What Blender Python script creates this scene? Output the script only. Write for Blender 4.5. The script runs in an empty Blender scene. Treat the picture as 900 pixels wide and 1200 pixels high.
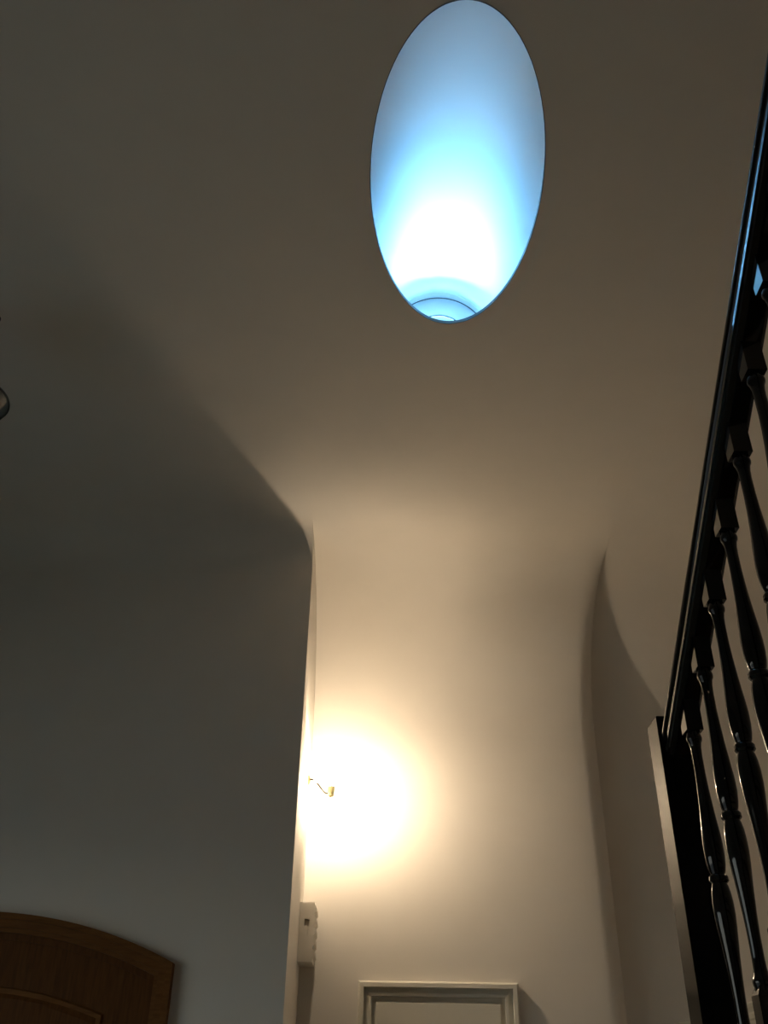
import bpy, bmesh, math, random
from mathutils import Vector, Matrix
random.seed(4)
S = bpy.context.scene
COL = S.collection
E = 1.4                                   # eye height above the hall floor

# ------------------------------------------------------------------ camera
FPX = 1100.0                              # focal length in pixels of the 900x1200 frame
zen = Vector((478 - 450, 600 + 1054, -FPX)).normalized()      # the zenith, in camera axes
fw = Vector((0, 0, -1))
yax = (fw - zen * fw.dot(zen)).normalized()
xax = yax.cross(zen)
CR = Matrix((xax, yax, zen))              # camera axes -> world axes
cam = bpy.data.cameras.new('camera')
cam.sensor_fit = 'VERTICAL'; cam.sensor_height = 24.0; cam.lens = FPX / 1200 * 24.0
cam.clip_start = 0.02
cam_o = bpy.data.objects.new('camera', cam); COL.objects.link(cam_o)
cam_o.matrix_world = Matrix.Translation((0, 0, E)) @ CR.to_4x4()
S.camera = cam_o

def ray(u, v):
    return CR @ Vector((u - 450, 600 - v, -FPX))
def on(axis, u, v, val):                  # point on a plane x / y / z = val (z relative to the eye)
    r = ray(u, v); return r * (val / r[axis])

# ------------------------------------------------------------------ sky, sun, exposure
W = bpy.data.worlds.new('dusk_sky'); S.world = W; W.use_nodes = True
nt = W.node_tree; nt.nodes.clear()
out = nt.nodes.new('ShaderNodeOutputWorld'); bg = nt.nodes.new('ShaderNodeBackground')
tc = nt.nodes.new('ShaderNodeTexCoord'); sp = nt.nodes.new('ShaderNodeSeparateXYZ')
rp = nt.nodes.new('ShaderNodeValToRGB')
el = rp.color_ramp.elements
el[0].position = 0.0; el[0].color = (.10, .11, .12, 1)
el[1].position = 1.0; el[1].color = (.08, .24, .44, 1)
for p, c in ((.47, (.20, .20, .20, 1)), (.505, (1.0, .93, .80, 1)), (.60, (.74, .82, .82, 1)), (.72, (.20, .45, .58, 1)), (.84, (.14, .38, .52, 1))):
    e = el.new(p); e.color = c
mp = nt.nodes.new('ShaderNodeMapRange')
mp.inputs[1].default_value = -1; mp.inputs[2].default_value = 1
nt.links.new(tc.outputs['Generated'], sp.inputs[0]); nt.links.new(sp.outputs[2], mp.inputs[0])
nt.links.new(mp.outputs[0], rp.inputs[0]); nt.links.new(rp.outputs[0], bg.inputs[0])
bg.inputs[1].default_value = 2.2
nt.links.new(bg.outputs[0], out.inputs[0])

SUN_EL, SUN_AZ = math.radians(6.0), math.radians(1.0)
sun = bpy.data.lights.new('low_sun_offscreen', 'SUN'); sun.energy = 82; sun.color = (.235, .60, 1.0); sun.angle = math.radians(32)
sun_o = bpy.data.objects.new('low_sun_offscreen', sun); COL.objects.link(sun_o)
sd = Vector((math.sin(SUN_AZ) * math.cos(SUN_EL), math.cos(SUN_AZ) * math.cos(SUN_EL), math.sin(SUN_EL)))
sun_o.rotation_euler = sd.to_track_quat('Z', 'Y').to_euler()
sun_o.location = (0, 9, 6)

S.view_settings.view_transform = 'Standard'; S.view_settings.look = 'None'
S.view_settings.gamma = 1.0; S.view_settings.use_curve_mapping = False
S.view_settings.exposure = 0.5

# ------------------------------------------------------------------ materials
def mat(name, col, rough=.5, metal=0, coat=0, noise=0, nscale=30, bump=0, bscale=200, spec=.5, col2=None, stretch=None):
    m = bpy.data.materials.new(name); m.use_nodes = True
    n = m.node_tree.nodes; l = m.node_tree.links; b = n['Principled BSDF']
    b.inputs['Base Color'].default_value = (*col, 1); b.inputs['Roughness'].default_value = rough
    b.inputs['Metallic'].default_value = metal; b.inputs['Coat Weight'].default_value = coat
    b.inputs['Coat Roughness'].default_value = .06
    b.inputs['Specular IOR Level'].default_value = spec
    t = n.new('ShaderNodeTexCoord'); mpn = n.new('ShaderNodeMapping'); l.new(t.outputs['Object'], mpn.inputs[0])
    if stretch: mpn.inputs['Scale'].default_value = stretch
    if noise or col2:
        z = n.new('ShaderNodeTexNoise'); z.inputs['Scale'].default_value = nscale; z.inputs['Detail'].default_value = 4
        l.new(mpn.outputs[0], z.inputs['Vector'])
        r = n.new('ShaderNodeValToRGB'); r.color_ramp.elements[0].position = .3; r.color_ramp.elements[1].position = .7
        c2 = col2 or tuple(min(1, c * (1 + noise)) for c in col); c1 = col if col2 else tuple(c * (1 - noise) for c in col)
        r.color_ramp.elements[0].color = (*c1, 1); r.color_ramp.elements[1].color = (*c2, 1)
        l.new(z.outputs['Fac'], r.inputs[0]); l.new(r.outputs[0], b.inputs['Base Color'])
    if bump:
        z2 = n.new('ShaderNodeTexNoise'); z2.inputs['Scale'].default_value = bscale; z2.inputs['Detail'].default_value = 3
        l.new(mpn.outputs[0], z2.inputs['Vector'])
        bp = n.new('ShaderNodeBump'); bp.inputs['Strength'].default_value = bump; bp.inputs['Distance'].default_value = .002
        l.new(z2.outputs['Fac'], bp.inputs['Height']); l.new(bp.outputs[0], b.inputs['Normal'])
    return m
M = {}
M['paint'] = mat('wall_paint', (.73, .69, .635), .75, noise=.015, nscale=6, bump=.12, bscale=160, spec=.25)
M['white'] = mat('white_gloss_paint', (.74, .71, .63), .45, noise=.01, nscale=20, bump=.04, bscale=90)
M['plastic'] = mat('ivory_plastic', (.74, .70, .62), .5, noise=.01, nscale=40)
M['black'] = mat('black_gloss_lacquer', (.005, .005, .005), .06, spec=.36, noise=.2, nscale=25)
M['satin'] = mat('black_satin_lacquer', (.005, .005, .005), .16, spec=.09, noise=.2)
M['wood'] = mat('oak_stain', (.085, .030, .005), .6, spec=.15, col2=(.13, .048, .009), nscale=14, stretch=(7, 7, .7), bump=.1, bscale=60)
M['wood_h'] = mat('oak_stain_cross_grain', (.13, .050, .011), .6, spec=.15, col2=(.19, .077, .018), nscale=14, stretch=(.7, 7, 7), bump=.1, bscale=60)
M['tube'] = mat('light_shaft_white', (.94, .965, .975), .7, noise=.003, nscale=5, spec=.2)
M['seam'] = mat('grey_gasket', (.09, .14, .17), .5, noise=.1)
M['rim'] = mat('blue_grey_rim', (.16, .20, .24), .5, noise=.1)
M['bronze'] = mat('dark_bronze', (.008, .007, .005), .6, spec=.1, noise=.1)
M['ochre'] = mat('ochre_ceramic', (.88, .80, .42), .6, noise=.1)
M['brass'] = mat('aged_brass', (.45, .33, .16), .3, metal=1, noise=.1)
M['floor'] = mat('oak_floor', (.42, .30, .18), .4, col2=(.52, .38, .24), nscale=8, stretch=(8, .6, 1), bump=.1)
M['tread'] = mat('tread_wood', (.10, .05, .025), .35, col2=(.14, .075, .035), nscale=10, stretch=(.8, 8, 1))
M['chrome'] = mat('smoked_metal', (.10, .12, .14), .25, metal=.9, noise=.1)

def glass(name, tint, gloss=.08, rough=.02):
    m = bpy.data.materials.new(name); m.use_nodes = True; n = m.node_tree.nodes; l = m.node_tree.links; n.clear()
    o = n.new('ShaderNodeOutputMaterial'); t = n.new('ShaderNodeBsdfTransparent'); g = n.new('ShaderNodeBsdfGlossy')
    x = n.new('ShaderNodeMixShader'); z = n.new('ShaderNodeTexNoise'); z.inputs['Scale'].default_value = 12
    r = n.new('ShaderNodeMapRange'); r.inputs[3].default_value = gloss * .8; r.inputs[4].default_value = gloss * 1.2
    t.inputs[0].default_value = (*tint, 1); g.inputs['Roughness'].default_value = rough
    l.new(z.outputs['Fac'], r.inputs[0]); l.new(r.outputs[0], x.inputs[0])
    l.new(t.outputs[0], x.inputs[1]); l.new(g.outputs[0], x.inputs[2]); l.new(x.outputs[0], o.inputs[0])
    return m
M['glass'] = glass('clear_acrylic', (.93, .97, .98))
def frosted(name, clear, scatter):
    m = glass(name, clear, .02, .4); n = m.node_tree.nodes; l = m.node_tree.links
    o = [x for x in n if x.type == 'OUTPUT_MATERIAL'][0]; prev_ = o.inputs[0].links[0].from_socket
    tr = n.new('ShaderNodeBsdfTranslucent'); tr.inputs[0].default_value = (*scatter, 1)
    ad = n.new('ShaderNodeAddShader'); l.new(prev_, ad.inputs[0]); l.new(tr.outputs[0], ad.inputs[1]); l.new(ad.outputs[0], o.inputs[0])
    return m
M['frost'] = frosted('frosted_opal_glass', (.24, .235, .23), (.12, .115, .11))
M['smoke'] = glass('smoked_glass', (.42, .46, .48), .15)
BULB = 820                                              # the sconce's bulb is the lamp
bulb_m = bpy.data.materials.new('glowing_bulb'); bulb_m.use_nodes = True
bn = bulb_m.node_tree.nodes; bl = bulb_m.node_tree.links
bb = bn['Principled BSDF']; bb.inputs['Base Color'].default_value = (.9, .85, .75, 1)
lw = bn.new('ShaderNodeTexNoise'); lw.inputs['Scale'].default_value = 3
rr = bn.new('ShaderNodeValToRGB'); rr.color_ramp.elements[0].color = (1, .78, .53, 1); rr.color_ramp.elements[1].color = (1, .81, .57, 1)
bl.new(lw.outputs['Fac'], rr.inputs[0]); bl.new(rr.outputs[0], bb.inputs['Emission Color']); bb.inputs['Emission Strength'].default_value = BULB

# ------------------------------------------------------------------ helpers
def obj(name, bm, m, parent=None, smooth=False, loc=None, sharp=None, keep=False):
    if not keep: bmesh.ops.recalc_face_normals(bm, faces=bm.faces[:])
    me = bpy.data.meshes.new(name); bm.to_mesh(me); bm.free()
    if m: me.materials.append(M[m] if isinstance(m, str) else m)
    if smooth:
        for p in me.polygons: p.use_smooth = True
        if sharp is not None: me.set_sharp_from_angle(angle=math.radians(sharp))
    o = bpy.data.objects.new(name, me); COL.objects.link(o)
    if parent: o.parent = parent
    if loc is not None: o.location = loc
    return o
def empty(name, loc=(0, 0, 0)):
    o = bpy.data.objects.new(name, None); COL.objects.link(o); o.location = loc; o.empty_display_size = .1
    return o
def tag(o, label, cat, group=None, kind=None):
    o['label'] = label; o['category'] = cat
    if group: o['group'] = group
    if kind: o['kind'] = kind
    return o
def struct(o, label, cat):
    return tag(o, label, cat, kind='structure')
def box(bm, a, b, bev=0.0):
    a = Vector(a); b = Vector(b)
    r = bmesh.ops.create_cube(bm, size=1)
    for v in r['verts']:
        v.co = Vector(((a[i] + b[i]) / 2 + v.co[i] * (b[i] - a[i]) for i in range(3)))
    if bev:
        es = list({e for v in r['verts'] for e in v.link_edges})
        bmesh.ops.bevel(bm, geom=es, offset=bev, segments=2, affect='EDGES', profile=.5)
def boxbm(a, b, bev=0.0):
    bm = bmesh.new(); box(bm, a, b, bev); return bm
def poly(bm, pts):
    return bm.faces.new([bm.verts.new(p) for p in pts])
def lathe(prof, n=24, axis=None, cap=True):          # prof: (radius, height)
    bm = bmesh.new(); rings = []
    for r, h in prof:
        rings.append([bm.verts.new((r * math.cos(2 * math.pi * k / n), r * math.sin(2 * math.pi * k / n), h)) for k in range(n)])
    for a, b in zip(rings, rings[1:]):
        for k in range(n): bm.faces.new((a[k], a[(k + 1) % n], b[(k + 1) % n], b[k]))
    if cap: bm.faces.new(rings[0][::-1]); bm.faces.new(rings[-1])
    if axis is not None:
        bmesh.ops.transform(bm, matrix=Vector((0, 0, 1)).rotation_difference(Vector(axis)).to_matrix().to_4x4(), verts=bm.verts)
    return bm
def tube(bm, pts, r, n=10):
    pts = [Vector(p) for p in pts]; prev = None
    for i, p in enumerate(pts):
        d = (pts[min(i + 1, len(pts) - 1)] - pts[max(i - 1, 0)]).normalized()
        u = d.cross(Vector((0, 0, 1)) if abs(d.z) < .9 else Vector((1, 0, 0))).normalized(); w = d.cross(u)
        rr_ = r[i] if isinstance(r, (list, tuple)) else r
        ring = [bm.verts.new(p + rr_ * (math.cos(2 * math.pi * k / n) * u + math.sin(2 * math.pi * k / n) * w)) for k in range(n)]
        if prev:
            for k in range(n): bm.faces.new((prev[k], prev[(k + 1) % n], ring[(k + 1) % n], ring[k]))
        else: bm.faces.new(ring[::-1])
        prev = ring
    bm.faces.new(prev)
def sweep(bm, prof, frames):                          # closed profile (a,b) carried along frames (origin, A, B)
    prev = None
    for o, A, B in frames:
        ring = [bm.verts.new(o + A * a + B * b) for a, b in prof]
        if prev:
            for k in range(len(prof)):
                bm.faces.new((prev[k], prev[(k + 1) % len(prof)], ring[(k + 1) % len(prof)], ring[k]))
        else: bm.faces.new(ring[::-1])
        prev = ring
    bm.faces.new(prev)
def Wd(p): return Vector((p[0], p[1], p[2] + E))      # eye-relative -> world

# ------------------------------------------------------------------ the shell (eye-relative sizes)
D = 4.5; XS = -.3345; YL = 3.852; XR = 1.086; H = 2.394
R1 = .72; R2 = .25; R3 = .20
XL = -2.7; YB = -2.6; XR2 = 2.3; STEP = .15; RB = .09
FL = -E
def dfar(y): return 0 if y <= D - R1 else R1 - math.sqrt(max(0, R1 * R1 - (y - D + R1) ** 2))
def zA(x, y): return H - dfar(y)
def zB(x, y): return H if y <= YL - R3 else H - R3 + math.sqrt(max(0, R3 * R3 - (y - YL + R3) ** 2))
def lin(a, b, n): return [a + (b - a) * i / n for i in range(n + 1)]
ysA = lin(2.6, D - R1, 4) + [D - R1 + R1 * math.sin(math.pi / 2 * i / 28) for i in range(1, 29)]
# columns of the far wall (x, setback): flush part, rounded outside corner, part set back behind the stairs
colsA = [(x, 0) for x in lin(XS, .70, 6) + lin(.70, XR - RB, 3)[1:]]
colsA += [(XR - RB + RB * math.sin(t), RB - RB * math.cos(t)) for t in [math.pi / 2 * i / 8 for i in range(1, 9)]]
colsA += [(XR, STEP)] + [(x, STEP) for x in lin(XR, XR2, 5)[1:]]
def grid(bm, xs_, ys_, f):
    vs = [[bm.verts.new((x, y, f(x, y) + E)) for x in xs_] for y in ys_]
    for j in range(len(ys_) - 1):
        for i in range(len(xs_) - 1):
            bm.faces.new((vs[j][i], vs[j][i + 1], vs[j + 1][i + 1], vs[j + 1][i]))
flat = lambda x, y: H
# skylight ellipse and its tilted shaft
SC = Vector((.202, 1.823, H)); SR = .2602; SEL = math.radians(27.26); SAZ = math.radians(1.74); SL = 1.73
s_h = Vector((math.sin(SAZ), math.cos(SAZ), 0)); s_s = Vector((math.cos(SAZ), -math.sin(SAZ), 0))
s_ax = s_h * math.cos(SEL) + Vector((0, 0, math.sin(SEL)))
s_up = -s_h * math.sin(SEL) + Vector((0, 0, math.cos(SEL)))
NS = 96
def shaft(k, t=None, r=SR):
    a = 2 * math.pi * k / NS
    q = SC + (s_s * math.cos(a) + s_up * math.sin(a)) * r
    if t is None: t = -(q.z - H) / s_ax.z
    return q + s_ax * t

bm = bmesh.new()
rowsA = [(0, f_) for f_ in (0, .33, .67)] + [(1, math.pi / 2 * i / 28) for i in range(29)]
vs = []
for kind_, t in rowsA:
    row = []
    for x, sh in colsA:
        if kind_ == 0: row.append(bm.verts.new((x, 2.6 + (D + sh - R1 - 2.6) * t, H + E)))
        else: row.append(bm.verts.new((x, D + sh - R1 + R1 * math.sin(t), H - R1 + R1 * math.cos(t) + E)))
    vs.append(row)
for ra, rb in zip(vs, vs[1:]):
    for i in range(len(colsA) - 1): bm.faces.new((ra[i], ra[i + 1], rb[i + 1], rb[i]))
grid(bm, lin(XL, XS, 8), lin(2.6, YL - R3, 4) + [YL - R3 + R3 * math.sin(math.pi / 2 * i / 12) for i in range(1, 13)], zB)
grid(bm, lin(XL, XS, 8), lin(YB, 2.6, 6), flat)
grid(bm, lin(XS, .70, 4), lin(YB, 1.0, 4), flat)
grid(bm, lin(.70, XR2, 4), lin(YB, 2.6, 4), flat)
inner = [bm.verts.new(Wd(shaft(k))) for k in range(NS)]
outer = []
cx, cy = SC.x, SC.y
for k in range(NS):                                    # rectangle around the opening
    p = shaft(k); dx, dy = p.x - cx, p.y - cy
    f = min(((.70 - cx) if dx > 0 else (XS - cx)) / dx if abs(dx) > 1e-6 else 9e9, ((2.6 - cy) if dy > 0 else (1.0 - cy)) / dy if abs(dy) > 1e-6 else 9e9)
    outer.append(bm.verts.new((cx + dx * f, cy + dy * f, H + E)))
for k in range(NS): bm.faces.new((inner[k], inner[(k + 1) % NS], outer[(k + 1) % NS], outer[k]))
corners = [(.70, 2.6), (XS, 2.6), (XS, 1.0), (.70, 1.0)]
for (x, y) in corners:                                 # fill the small corner triangles
    best = None
    for k in range(NS):
        a, b = outer[k].co, outer[(k + 1) % NS].co
        if abs(a.x - b.x) > 1e-5 and abs(a.y - b.y) > 1e-5 and abs((a.x + b.x) / 2 - x) < .2 and abs((a.y + b.y) / 2 - y) < .2: best = k
    if best is not None: bm.faces.new((outer[best], outer[(best + 1) % NS], bm.verts.new((x, y, H + E))))
bmesh.ops.remove_doubles(bm, verts=bm.verts[:], dist=1e-4)
bmesh.ops.dissolve_degenerate(bm, edges=bm.edges[:], dist=1e-5)
bm.normal_update()
for f in bm.faces:
    if f.normal.z > 1e-4: f.normal_flip()
ce = obj('ceiling', bm, 'paint', smooth=True, sharp=50, keep=True)
struct(ce, 'off-white plaster ceiling curving down into the walls around the oval skylight', 'ceiling')

bm = bmesh.new()
for (a, sa_), (b, sb_) in zip(colsA, colsA[1:]):
    poly(bm, [(a, D + sa_, 0), (b, D + sb_, 0), (b, D + sb_, H - R1 + E), (a, D + sa_, H - R1 + E)])
bmesh.ops.remove_doubles(bm, verts=bm.verts[:], dist=1e-4)
struct(obj('wall_far', bm, 'paint', smooth=True, sharp=30), 'off-white wall lit by the glowing sconce, white panelled door in it', 'wall')
bm = bmesh.new()
poly(bm, [(XR2, YB, 0), (XR2, D + STEP, 0), (XR2, D + STEP, H + E), (XR2, YB, H + E)])
struct(obj('wall_right', bm, 'paint'), 'off-white plaster wall behind the black stair railing', 'wall')
bm = bmesh.new()
pts = [(XS, YL, 0), (XS, YL, H - R3 + E)] + [(XS, YL - R3 + R3 * math.cos(t), H - R3 + R3 * math.sin(t) + E) for t in [math.pi / 2 * i / 12 for i in range(1, 13)]]
pts += [(XS, y, zA(XS, y) + E) for y in ysA if y > YL - R3 + .02] + [(XS, D, 0)]
poly(bm, pts)
struct(obj('wall_alcove', bm, 'paint'), 'narrow return wall carrying the sconce and the chime box', 'wall')
bm = bmesh.new()
poly(bm, [(XL, YL, 0), (XS, YL, 0), (XS, YL, H - R3 + E), (XL, YL, H - R3 + E)])
poly(bm, [(XL - 4, YL, 0), (XL, YL, 0), (XL, YL, H + E), (XL - 4, YL, H + E)])  # unseen outer wing, added to keep the low sun out of the window
struct(obj('wall_hall', bm, 'paint'), 'dim grey-looking plaster wall with the arched wooden door, plus an added sun-blocking wing', 'wall')
# wall on the far left with an unseen window opening, added for hall daylight
WY0, WY1, WZ0, WZ1 = .2, 2.9, -1.0, 1.0
bm = bmesh.new()
for (ya, yb, za, zb) in ((YB, WY0, FL, H), (WY1, YL, FL, H), (WY0, WY1, FL, WZ0), (WY0, WY1, WZ1, H)):
    poly(bm, [(XL, ya, za + E), (XL, yb, za + E), (XL, yb, zb + E), (XL, ya, zb + E)])
for q in ([(0, WY0, WZ0), (0, WY1, WZ0)], [(0, WY1, WZ0), (0, WY1, WZ1)], [(0, WY1, WZ1), (0, WY0, WZ1)], [(0, WY0, WZ1), (0, WY0, WZ0)]):
    (_, y_a, z_a), (_, y_b, z_b) = q
    poly(bm, [(XL, y_a, z_a + E), (XL, y_b, z_b + E), (XL - .3, y_b, z_b + E), (XL - .3, y_a, z_a + E)])
struct(obj('wall_left', bm, 'paint'), 'plaster wall with the added hall window, left of the arched door', 'wall')
bm = bmesh.new(); poly(bm, [(XL, YB, 0), (XR2, YB, 0), (XR2, YB, H + E), (XL, YB, H + E)])
struct(obj('wall_back', bm, 'paint'), 'plain plaster wall at the back of the hall', 'wall')
bm = bmesh.new(); poly(bm, [(XL, YB, 0), (XR2, YB, 0), (XR2, D + STEP, 0), (XL, D + STEP, 0)])
struct(obj('floor', bm, 'floor'), 'brown wooden hall floor below the stairs', 'floor')

# hall window out of view, added as daylight fill for the hall wall
wn = empty('window_left_offscreen', (XL, (WY0 + WY1) / 2, WZ0 + E)); struct(wn, 'unseen hall window with white frame, added in the left wall for daylight fill', 'window')
hw = (WY1 - WY0) / 2; hh = WZ1 - WZ0
bm = bmesh.new()
for a, b in (((-.05, -hw, 0), (.03, -hw + .06, hh)), ((-.05, hw - .06, 0), (.03, hw, hh)), ((-.05, -hw + .06, 0), (.03, hw - .06, .06)), ((-.05, -hw + .06, hh - .06), (.03, hw - .06, hh)), ((-.04, -.025, .06), (.02, .025, hh - .06))):
    box(bm, a, b, .004)
obj('window_frame', bm, 'white', wn)
for s in (-1, 1):
    obj('pane', boxbm((-.008, min(s * .025, s * (hw - .06)), .06), (-.004, max(s * .025, s * (hw - .06)), hh - .06)), 'glass', wn)
obj('window_sill', boxbm((-.05, -hw - .05, -.03), (.12, hw + .05, 0), .005), 'white', wn)

# ------------------------------------------------------------------ skylight
sk = empty('window_1', Wd(SC)); struct(sk, 'oval skylight glowing blue and white in the ceiling', 'skylight')
org = Wd(SC)
def rel(p): return Wd(p) - org
bm = bmesh.new(); NT = 30; rows = []
for j in range(NT + 1):
    row = []
    for k in range(NS):
        p0, p1 = shaft(k), shaft(k, SL); row.append(bm.verts.new(rel(p0.lerp(p1, j / NT))))
    rows.append(row)
for a, b in zip(rows, rows[1:]):
    for k in range(NS): bm.faces.new((a[k], a[(k + 1) % NS], b[(k + 1) % NS], b[k]))
for f in bm.faces: f.smooth = True
obj('light_shaft', bm, 'tube', sk, smooth=True)
def ring(name, t, r, tr, m, n=NS):
    bm = bmesh.new(); rings = []
    c = SC + s_ax * t
    for k in range(n):
        a = 2 * math.pi * k / n; d = s_s * math.cos(a) + s_up * math.sin(a)
        rings.append([bm.verts.new(rel(c + d * r + (d * math.cos(2 * math.pi * j / 8) + s_ax * math.sin(2 * math.pi * j / 8)) * tr)) for j in range(8)])
    for k in range(n):
        a, b = rings[k], rings[(k + 1) % n]
        for j in range(8): bm.faces.new((a[j], a[(j + 1) % 8], b[(j + 1) % 8], b[j]))
    return obj(name, bm, m, sk, smooth=True)
# thin rim where the shaft meets the ceiling
bm = bmesh.new(); rw = []
for k in range(NS):
    p = shaft(k); d = Vector((p.x - cx, p.y - cy, 0)).normalized()
    rw.append([bm.verts.new(rel(p + d * a + Vector((0, 0, b)))) for a, b in ((-.0012, .012), (-.0012, -.001), (.0015, -.001), (.0015, .012))])
for k in range(NS):
    a, b = rw[k], rw[(k + 1) % NS]
    for j in range(4): bm.faces.new((a[j], a[(j + 1) % 4], b[(j + 1) % 4], b[j]))
obj('rim', bm, 'rim', sk)
ring('seam_ring', SL - .07, SR, .003, 'tube')
ring('seam_ring', SL - .004, SR - .001, .003, 'seam')
IR = .139
bm = bmesh.new()
ca = []
for j in range(9):
    r = SR + (IR - SR) * j / 8; t = SL - .10 * (j / 8) ** 1.3
    ca.append([bm.verts.new(rel(shaft(k, t, r))) for k in range(NS)])
for a, b in zip(ca, ca[1:]):
    for k in range(NS): bm.faces.new((a[k], a[(k + 1) % NS], b[(k + 1) % NS], b[k]))
obj('end_collar', bm, 'tube', sk, smooth=True)
ring('dome_ring', SL - .10, IR, .004, 'seam')
bm = bmesh.new(); dm = []
for j in range(10):
    a = math.pi / 2 * j / 9.6
    dm.append([bm.verts.new(rel(shaft(k, SL - .10 + .06 * math.sin(a), IR * math.cos(a)))) for k in range(0, NS, 2)])
for a, b in zip(dm, dm[1:]):
    n_ = len(a)
    for k in range(n_): bm.faces.new((a[k], a[(k + 1) % n_], b[(k + 1) % n_], b[k]))
bm.faces.new(dm[-1])
obj('glass_dome', bm, 'glass', sk, smooth=True)

# ------------------------------------------------------------------ arched wooden door
AX, AHW, AR, ATOP = -1.497, .747, 1.77, .688
def arch_z(x, r_off=0): return ATOP - AR + math.sqrt((AR - r_off) ** 2 - (x - AX) ** 2)
d1 = empty('door_1', (AX, YL, 0)); struct(d1, 'arched brown wooden double door with moulded frame in the dim wall', 'door')
def arch_path(off, n=40):
    hw_ = AHW - off
    pts_ = [(-hw_, 0)]
    for i in range(n + 1):
        x = -hw_ + 2 * hw_ * i / n; pts_.append((x, arch_z(AX + x, off) + E))
    return pts_ + [(hw_, 0)]
def band(bm, o0, o1, y0, y1):                         # a strip between two offsets, from y0 (back) to y1 (front)
    a, b = arch_path(o0), arch_path(o1)
    va = [[bm.verts.new((x, y, z)) for x, z in a] for y in (y0, y1)]
    vb = [[bm.verts.new((x, y, z)) for x, z in b] for y in (y0, y1)]
    n = len(a)
    for i in range(n - 1):
        bm.faces.new((va[0][i], va[0][i + 1], va[1][i + 1], va[1][i]))
        bm.faces.new((vb[0][i], vb[1][i], vb[1][i + 1], vb[0][i + 1]))
        bm.faces.new((va[1][i], va[1][i + 1], vb[1][i + 1], vb[1][i]))
bm = bmesh.new()
band(bm, 0, .022, .0, -.045); band(bm, .022, .05, .0, -.036); band(bm, .05, .066, .0, -.028)
obj('door_casing', bm, 'wood_h', d1)
bm = bmesh.new(); band(bm, .066, .09, 0, -.012)
obj('door_stop', bm, 'wood', d1)
def arched_slab(bm, x0, x1, z0, off, y0, y1, n=16, bev=0):
    top = [(x0 + (x1 - x0) * i / n) for i in range(n + 1)]
    f = [[bm.verts.new((x, y, arch_z(AX + x, off) + E)) for x in top] + [bm.verts.new((x1 , y, z0)), bm.verts.new((x0, y, z0))] for y in (y0, y1)]
    if bev:
        mx, mz = (x0 + x1) / 2, 0
        for i, v in enumerate(f[1]):
            v.co.x += bev if v.co.x < mx else -bev
            v.co.z += -bev if i <= n else bev
    m_ = len(f[0])
    bm.faces.new(f[1])
    for i in range(m_): bm.faces.new((f[0][i], f[0][(i + 1) % m_], f[1][(i + 1) % m_], f[1][i]))
for s in (-1, 1):
    x0, x1 = (.003, AHW - .07) if s > 0 else (-AHW + .07, -.003)
    bm = bmesh.new(); arched_slab(bm, x0, x1, .012, .068, 0, -.006)
    lf = obj('door_leaf', bm, 'wood', d1)
    px0, px1 = (.10, .49) if s > 0 else (-.49, -.10)
    bm = bmesh.new()                                   # moulding round the panel
    arched_slab(bm, px0 - .022, px1 + .022, 1.0, .245, -.006, -.016, bev=.006)
    obj('panel_moulding', bm, 'wood_h', lf)
    bm = bmesh.new(); arched_slab(bm, px0, px1, 1.022, .267, -.016, -.022, bev=.016)
    obj('raised_panel', bm, 'wood', lf)
    bm = bmesh.new(); box(bm, (px0 - .022, -.016, .20), (px1 + .022, -.006, .92), .005); obj('panel_moulding', bm, 'wood_h', lf)
    bm = bmesh.new(); box(bm, (px0, -.022, .222), (px1, -.016, .898), .004); obj('raised_panel', bm, 'wood', lf)
    obj('handle', lathe([(.022, 0), (.022, .006), (.009, .01), (.009, .035), (.024, .045), (.026, .058), (.016, .068)], 18, (0, -1, 0)), 'brass', lf, smooth=True, sharp=40, loc=(s * .045, -.006, .96))

# ------------------------------------------------------------------ white panelled door in the far wall
a = on(1, 420, 1150, D); b = on(1, 606, 1153, D)
hx0, hx1, hz = a.x, b.x, a.z
d2 = empty('door_2', ((hx0 + hx1) / 2, D, 0)); struct(d2, 'white panelled door with stepped moulding frame below the lit wall', 'door')
w2 = (hx1 - hx0) / 2; top = hz + E
def frame3(bm, o0, o1, yd0, yd1):                     # three-sided frame between offsets, mitred
    P = [(-w2 + o0, 0), (-w2 + o0, top - o0), (w2 - o0, top - o0), (w2 - o0, 0)]
    Q = [(-w2 + o1, 0), (-w2 + o1, top - o1), (w2 - o1, top - o1), (w2 - o1, 0)]
    vp = [bm.verts.new((x, 0, z)) for x, z in P]; vp1 = [bm.verts.new((x, -yd0, z)) for x, z in P]
    vq = [bm.verts.new((x, 0, z)) for x, z in Q]; vq1 = [bm.verts.new((x, -yd1, z)) for x, z in Q]
    for i in range(3):
        bm.faces.new((vp[i], vp[i + 1], vp1[i + 1], vp1[i])); bm.faces.new((vp1[i], vp1[i + 1], vq1[i + 1], vq1[i]))
        bm.faces.new((vq1[i], vq1[i + 1], vq[i + 1], vq[i]))
bm = bmesh.new(); frame3(bm, 0, .008, .034, .044); frame3(bm, .008, .024, .044, .044)
obj('casing_backband', bm, 'white', d2)
bm = bmesh.new(); frame3(bm, .024, .046, .016, .020); frame3(bm, .046, .058, .030, .030)
obj('casing', bm, 'white', d2)
bm = bmesh.new(); box(bm, (-w2 + .058, -.008, .005), (w2 - .058, 0, top - .058))
lf = obj('door_leaf', bm, 'white', d2)
bm = bmesh.new(); box(bm, (-w2 + .076, -.024, 1.02), (w2 - .076, -.008, top - .078), .006); obj('raised_panel', bm, 'white', lf)
bm = bmesh.new(); box(bm, (-w2 + .076, -.024, .12), (w2 - .076, -.008, .94), .006); obj('raised_panel', bm, 'white', lf)
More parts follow.
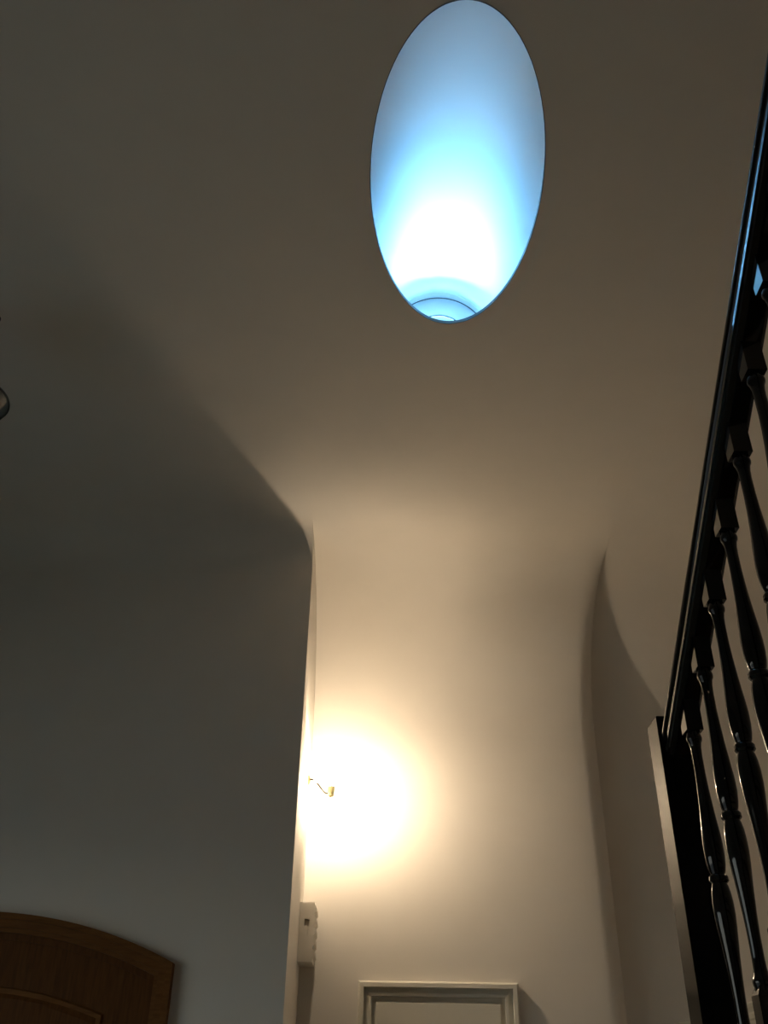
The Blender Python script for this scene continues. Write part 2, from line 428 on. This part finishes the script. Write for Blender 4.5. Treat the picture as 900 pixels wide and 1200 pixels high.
obj('handle', lathe([(.02, 0), (.02, .006), (.008, .01), (.008, .03), (.022, .04), (.023, .052), (.014, .06)], 18, (0, -1, 0)), 'brass', lf, smooth=True, sharp=40, loc=(w2 - .067, -.008, .98))

# ------------------------------------------------------------------ moulding on the right wall
ta = on(1, 791, 1199, D + STEP); tb = on(1, 880, 1174, D + STEP)
tdir = (tb - ta).normalized(); tn = Vector((-tdir.z, 0, tdir.x))
t0 = ta + tdir * ((XR + .001 - ta.x) / tdir.x); t1 = ta + tdir * ((XR2 - ta.x) / tdir.x)
bm = bmesh.new()
prof = [(0, 0), (.010, 0), (.016, -.004), (.016, -.016), (.010, -.022), (.010, -.034), (.020, -.040), (.020, -.056), (.013, -.062), (.013, -.074), (.022, -.082), (.022, -.098), (.014, -.104), (.014, -.14), (0, -.14)]
sweep(bm, [(-p * 1.1, q * 1.1) for p, q in prof], [(Wd(t0), Vector((0, 1, 0)), tn), (Wd(t1), Vector((0, 1, 0)), tn)])
struct(obj('trim_1', bm, 'white'), 'white stepped moulding rising along the wall behind the railing', 'moulding')

# ------------------------------------------------------------------ stair railing
RX = .762; SLP = .665; DY = .148; DZ = SLP * DY
def b_y(i): return 1.899 - DY * (i - 2)
def b_ring(i): return .686 + DZ * (i - 2)
def z_under(y): return 1.099 - SLP * (y - 1.887)
NB = 12
LZ = .686 - .48 - SLP * (2.32 - 1.899) - .16 + E                     # landing height above the floor
rail = empty('stair_railing', (RX, 2.366, LZ))
tag(rail, 'glossy black stair railing with turned balusters and square newel post', 'railing')
ro = Vector(rail.location)
# handrail
pr = [(.0, 0), (.021, 0), (.028, .004), (.030, .010), (.0345, .013), (.0345, .024), (.0315, .027), (.0315, .031), (.037, .036), (.040, .046), (.037, .058), (.026, .068), (.012, .073)]
prof = pr + [(0, .074)] + [(-x, y) for x, y in pr[:0:-1]]
sl = math.atan(SLP); up_n = Vector((0, math.sin(sl), math.cos(sl)))
y0, y1 = 2.325, b_y(NB - 1) - .22
bm = bmesh.new()
sweep(bm, prof, [(Vector((RX, y, z_under(y) + E)) - ro, Vector((1, 0, 0)), up_n) for y in (y0, y1)])
obj('handrail', bm, 'black', rail, smooth=True, sharp=35)
# newel post
bm = bmesh.new()
box(bm, (-.0465, -.0465, 0), (.0465, .0465, .921 + E - LZ), .0025)
obj('newel_post', bm, 'satin', rail)
# balusters
up = [(.0, .0215), (.004, .0215), (.0075, .019), (.010, .0165), (.0125, .0168), (.016, .0182), (.03, .0208), (.05, .0225), (.075, .0226), (.10, .0212), (.13, .0186), (.16, .0162), (.20, .0138), (.24, .0124), (.28, .0122), (.30, .0130), (.314, .0150), (.318, .0175), (.324, .0188), (.330, .0180), (.334, .0165), (.341, .0165)]
lo = [(h, r * 1.03) for h, r in up[1:]]
HB = .0203
prof = [(r, -h) for h, r in lo[::-1]] + [(r, h) for h, r in up]
bm = lathe(prof, 24)
# square blocks: the lower one pointed (lamb's tongue), the upper one cut to the slope of the rail
def sqblock(bm, z0f, z1f, tongue=0):
    h = HB
    P = [(-h, -h), (h, -h), (h, h), (-h, h)]
    lo_ = [bm.verts.new((x, y, z0f(y))) for x, y in P]; hi = [bm.verts.new((x, y, z1f(y))) for x, y in P]
    bm.faces.new(lo_[::-1]); bm.faces.new(hi)
    for i in range(4): bm.faces.new((lo_[i], lo_[(i + 1) % 4], hi[(i + 1) % 4], hi[i]))
dtop = z_under(b_y(2)) - b_ring(2) + .004
sqblock(bm, lambda y: .341, lambda y: dtop - SLP * y)
sqblock(bm, lambda y: -.48 - SLP * y, lambda y: -.348)
# chamfer pyramid between turning and lower block
bb_ = [bm.verts.new((x * HB, y * HB, -.3485)) for x, y in ((-1, -1), (1, -1), (1, 1), (-1, 1))]
tt_ = [bm.verts.new((x * .013, y * .013, -.332)) for x, y in ((-1, -1), (1, -1), (1, 1), (-1, 1))]
for i in range(4): bm.faces.new((bb_[i], bb_[(i + 1) % 4], tt_[(i + 1) % 4], tt_[i]))
bo = obj('baluster', bm, 'black', rail, smooth=True, sharp=38)
for i in range(NB):
    o = bo if i == 0 else bo.copy()
    if i: COL.objects.link(o); o.parent = rail
    o.location = Vector((RX, b_y(i), b_ring(i) + E)) - ro

# ------------------------------------------------------------------ staircase carrying the railing
st = empty('staircase', (RX, 2.32, 0)); tag(st, 'closed-string staircase rising below the black balusters', 'staircase', kind='structure')
so = Vector(st.location)
def zs(y): return b_ring(2) - .48 - SLP * (y - b_y(2)) + E       # top of the string
bm = bmesh.new()
ya, yb = 2.319, b_y(NB - 1) - .22
poly_ = [(ya, zs(ya)), (yb, zs(yb)), (yb, zs(yb) - .34), (ya, zs(ya) - .34)]
f = [[bm.verts.new(Vector((x, y, z)) - so) for y, z in poly_] for x in (RX - .024, RX + .024)]
bm.faces.new(f[0]); bm.faces.new(f[1][::-1])
for i in range(4): bm.faces.new((f[0][i], f[1][i], f[1][(i + 1) % 4], f[0][(i + 1) % 4]))
obj('stair_string', bm, 'black', st)
run = 2 * DY; rise = SLP * run
for k in range(6):
    y = 2.32 - k * run
    xr_ = XR2 - .002
    z = LZ + rise * (k + 1)
    obj('riser', boxbm(Vector((RX + .024, y - .018, z - rise)) - so, Vector((xr_, y, z - .03)) - so), 'white', st)
    obj('tread', boxbm(Vector((RX + .024, y - run - .0, z - .03)) - so, Vector((xr_, y + .02, z)) - so, .006), 'tread', st)
# landing and the lower steps
obj('landing', boxbm(Vector((RX - .05, 2.315, LZ - .18)) - so, Vector((XR2 - .002, 3.25, LZ)) - so, .004), 'tread', st)
n_low = 6; r2 = LZ / (n_low + 1)
for k in range(n_low):
    x1_ = RX - .05 - k * .23; z = LZ - r2 * (k + 1)
    obj('tread', boxbm(Vector((x1_ - .25, 2.42, z - .03)) - so, Vector((x1_, 3.25, z)) - so, .005), 'tread', st)
    obj('riser', boxbm(Vector((x1_ - .228, 2.44, 0 if k == n_low - 1 else z - r2)) - so, Vector((x1_ - .21, 3.25, z - .03)) - so), 'white', st)
bm = bmesh.new()
sv = [(RX - .05, LZ - .18), (RX - .05 - n_low * .23, 0), (RX - .05, 0)]
for y in (2.44, 3.25):
    pass
f = [[bm.verts.new(Vector((x, y, z)) - so) for x, z in sv] for y in (2.45, 3.24)]
bm.faces.new(f[0]); bm.faces.new(f[1][::-1])
for i in range(3): bm.faces.new((f[0][i], f[1][i], f[1][(i + 1) % 3], f[0][(i + 1) % 3]))
obj('spandrel', bm, 'white', st)
obj('landing_support', boxbm(Vector((RX - .05, 2.33, 0)) - so, Vector((XR2 - .002, 3.24, LZ - .18)) - so), 'white', st)

# ------------------------------------------------------------------ wall sconce
LAMP_W = 28
mt = on(0, 361, 914, XS)
mt = Vector((XS, min(mt.y, D - .06), 0)); 
_r = ray(361, 914); mt.z = _r.z * (mt.y / _r.y)
sc = empty('wall_sconce', Wd(mt)); tag(sc, 'glowing wall sconce with thin curved arm on the narrow return wall', 'wall lamp')
obj('wall_plate', lathe([(.022, 0), (.022, .004), (.015, .009), (.006, .012)], 24, (1, 0, 0)), 'brass', sc, smooth=True, sharp=40)
LY = 4.165
_r = ray(388, 926); LZ_ = _r.z * (LY / _r.y)
sock = Vector((_r.x * (LY / _r.y), LY, LZ_)) - mt
bm = bmesh.new()
p0 = Vector((.008, 0, 0)); p3 = sock + Vector((-.012, .0, -.012)); p1 = p0 + Vector((.03, -.03, .012)); p2 = p3 + Vector((-.02, .03, -.012))
tube(bm, [(1 - t) ** 3 * p0 + 3 * (1 - t) ** 2 * t * p1 + 3 * (1 - t) * t * t * p2 + t ** 3 * p3 for t in [i / 14 for i in range(15)]], .0045)
obj('arm', bm, 'bronze', sc, smooth=True)
obj('socket', lathe([(.006, -.03), (.013, -.026), (.014, -.010), (.016, -.008), (.016, .016), (.011, .020)], 20), 'ochre', sc, smooth=True, sharp=40, loc=sock)
obj('bulb', lathe([(.008, 0), (.010, .008), (.014, .022), (.016, .038), (.016, .052), (.012, .066), (.006, .080), (.001, .084)], 24), bulb_m, sc, smooth=True, loc=sock + Vector((0, 0, .02)))
# frosted shade added on the room side to dim the bulb's light there
bm = bmesh.new(); cols = []
for i in range(33):
    a_ = math.radians(10 - 165 * i / 32)
    cols.append([bm.verts.new((.085 * math.cos(a_), .085 * math.sin(a_), z)) for z in (.014, .17)])
for a_, b_ in zip(cols, cols[1:]): bm.faces.new((a_[0], b_[0], b_[1], a_[1]))
obj('lamp_shade', bm, 'frost', sc, smooth=True, loc=sock)
# ------------------------------------------------------------------ chime box
CY0, CY1 = 4.336, D; CX1 = XS + .063; CZ0, CZ1 = .606, .842
ch = empty('door_chime', Wd((XS, CY0, CZ0))); tag(ch, 'ivory louvred door chime box in the corner below the sconce', 'door chime')
w_, d_, h_ = CX1 - XS, CY1 - CY0, CZ1 - CZ0
xc = [0, .36 * w_, .60 * w_, .66 * w_, .70 * w_, w_]; zc = [0, .42 * h_, .60 * h_, .71 * h_, h_]
def hole(i_, k_):                                      # depth of the slot cut into the near face
    if k_ == 2 and 1 <= i_ <= 3: return .022
    if k_ == 1 and i_ == 2: return .012
    return 0
bm = bmesh.new(); lin_r = {'keyhole_recess': bmesh.new(), 'groove': bmesh.new()}; de = d_ - .004
for i_ in range(5):
    for k_ in range(4):
        xa, xb, za, zb = xc[i_], xc[i_ + 1], zc[k_], zc[k_ + 1]; dp = hole(i_, k_)
        tgt = bm if dp == 0 else lin_r['keyhole_recess' if k_ == 2 else 'groove']
        poly(tgt, [(xa, dp, za), (xb, dp, za), (xb, dp, zb), (xa, dp, zb)])
        if dp:                                         # side walls of the slot
            for di, dk, e0, e1 in ((-1, 0, (xa, za), (xa, zb)), (1, 0, (xb, za), (xb, zb)), (0, -1, (xa, za), (xb, za)), (0, 1, (xa, zb), (xb, zb))):
                o_ = hole(i_ + di, k_ + dk)
                if o_ < dp: poly(tgt, [(e0[0], o_, e0[1]), (e1[0], o_, e1[1]), (e1[0], dp, e1[1]), (e0[0], dp, e0[1])])
for q in ([(0, 0, 0), (0, de, 0), (0, de, h_), (0, 0, h_)], [(w_, 0, 0), (w_, de, 0), (w_, de, h_), (w_, 0, h_)],
          [(0, 0, 0), (w_, 0, 0), (w_, de, 0), (0, de, 0)], [(0, 0, h_), (w_, 0, h_), (w_, de, h_), (0, de, h_)],
          [(0, de, 0), (w_, de, 0), (w_, de, h_), (0, de, h_)]): poly(bm, q)
bmesh.ops.remove_doubles(bm, verts=bm.verts[:], dist=1e-5)
obj('housing', bm, 'plastic', ch)
for nm, b2 in lin_r.items(): obj(nm, b2, 'plastic', ch)
for k in range(5):
    z = h_ * (.06 + k * .185)
    bm = bmesh.new()
    v = [(w_ - .002, 0.004, z), (w_ - .002, .004, z + .038), (w_ + .009, .004, z + .030), (w_ + .010, .004, z + .012)]
    f = [[bm.verts.new((x, y, zz)) for x, _, zz in v] for y in (.006, d_ - .03)]
    bm.faces.new(f[0]); bm.faces.new(f[1][::-1])
    for i in range(4): bm.faces.new((f[0][i], f[1][i], f[1][(i + 1) % 4], f[0][(i + 1) % 4]))
    obj('louvre', bm, 'plastic', ch)

# ------------------------------------------------------------------ pendant at the left edge
PD = 2.4
e_ = on(1, 8.5, 467, PD); r_ = .13
pc = Vector((e_.x - r_, PD, e_.z))
pn = empty('pendant_lamp', Wd((pc.x, pc.y, pc.z - .05))); tag(pn, 'unlit smoked glass pendant lamp hanging from the ceiling near the hall wall', 'pendant lamp')
obj('lamp_shade', lathe([(.050, 0), (r_ - .022, .0), (r_, .048), (r_ + .0005, .052), (r_ - .004, .052), (r_ - .026, .006), (.050, .006)], 40, cap=False), 'smoke', pn, smooth=True, sharp=40)
obj('shade_rim', lathe([(r_ - .004, .050), (r_ + .0015, .050), (r_ + .0015, .056), (r_ - .004, .056), (r_ - .004, .050)], 40, cap=False), 'chrome', pn, smooth=True, sharp=40)
obj('stem', lathe([(.05, 0), (.05, .012), (.02, .05), (.006, .07), (.006, H - pc.z + .05 - .02), (.018, H - pc.z + .05 - .015), (.02, H - pc.z + .05)], 20), 'chrome', pn, smooth=True, sharp=40)
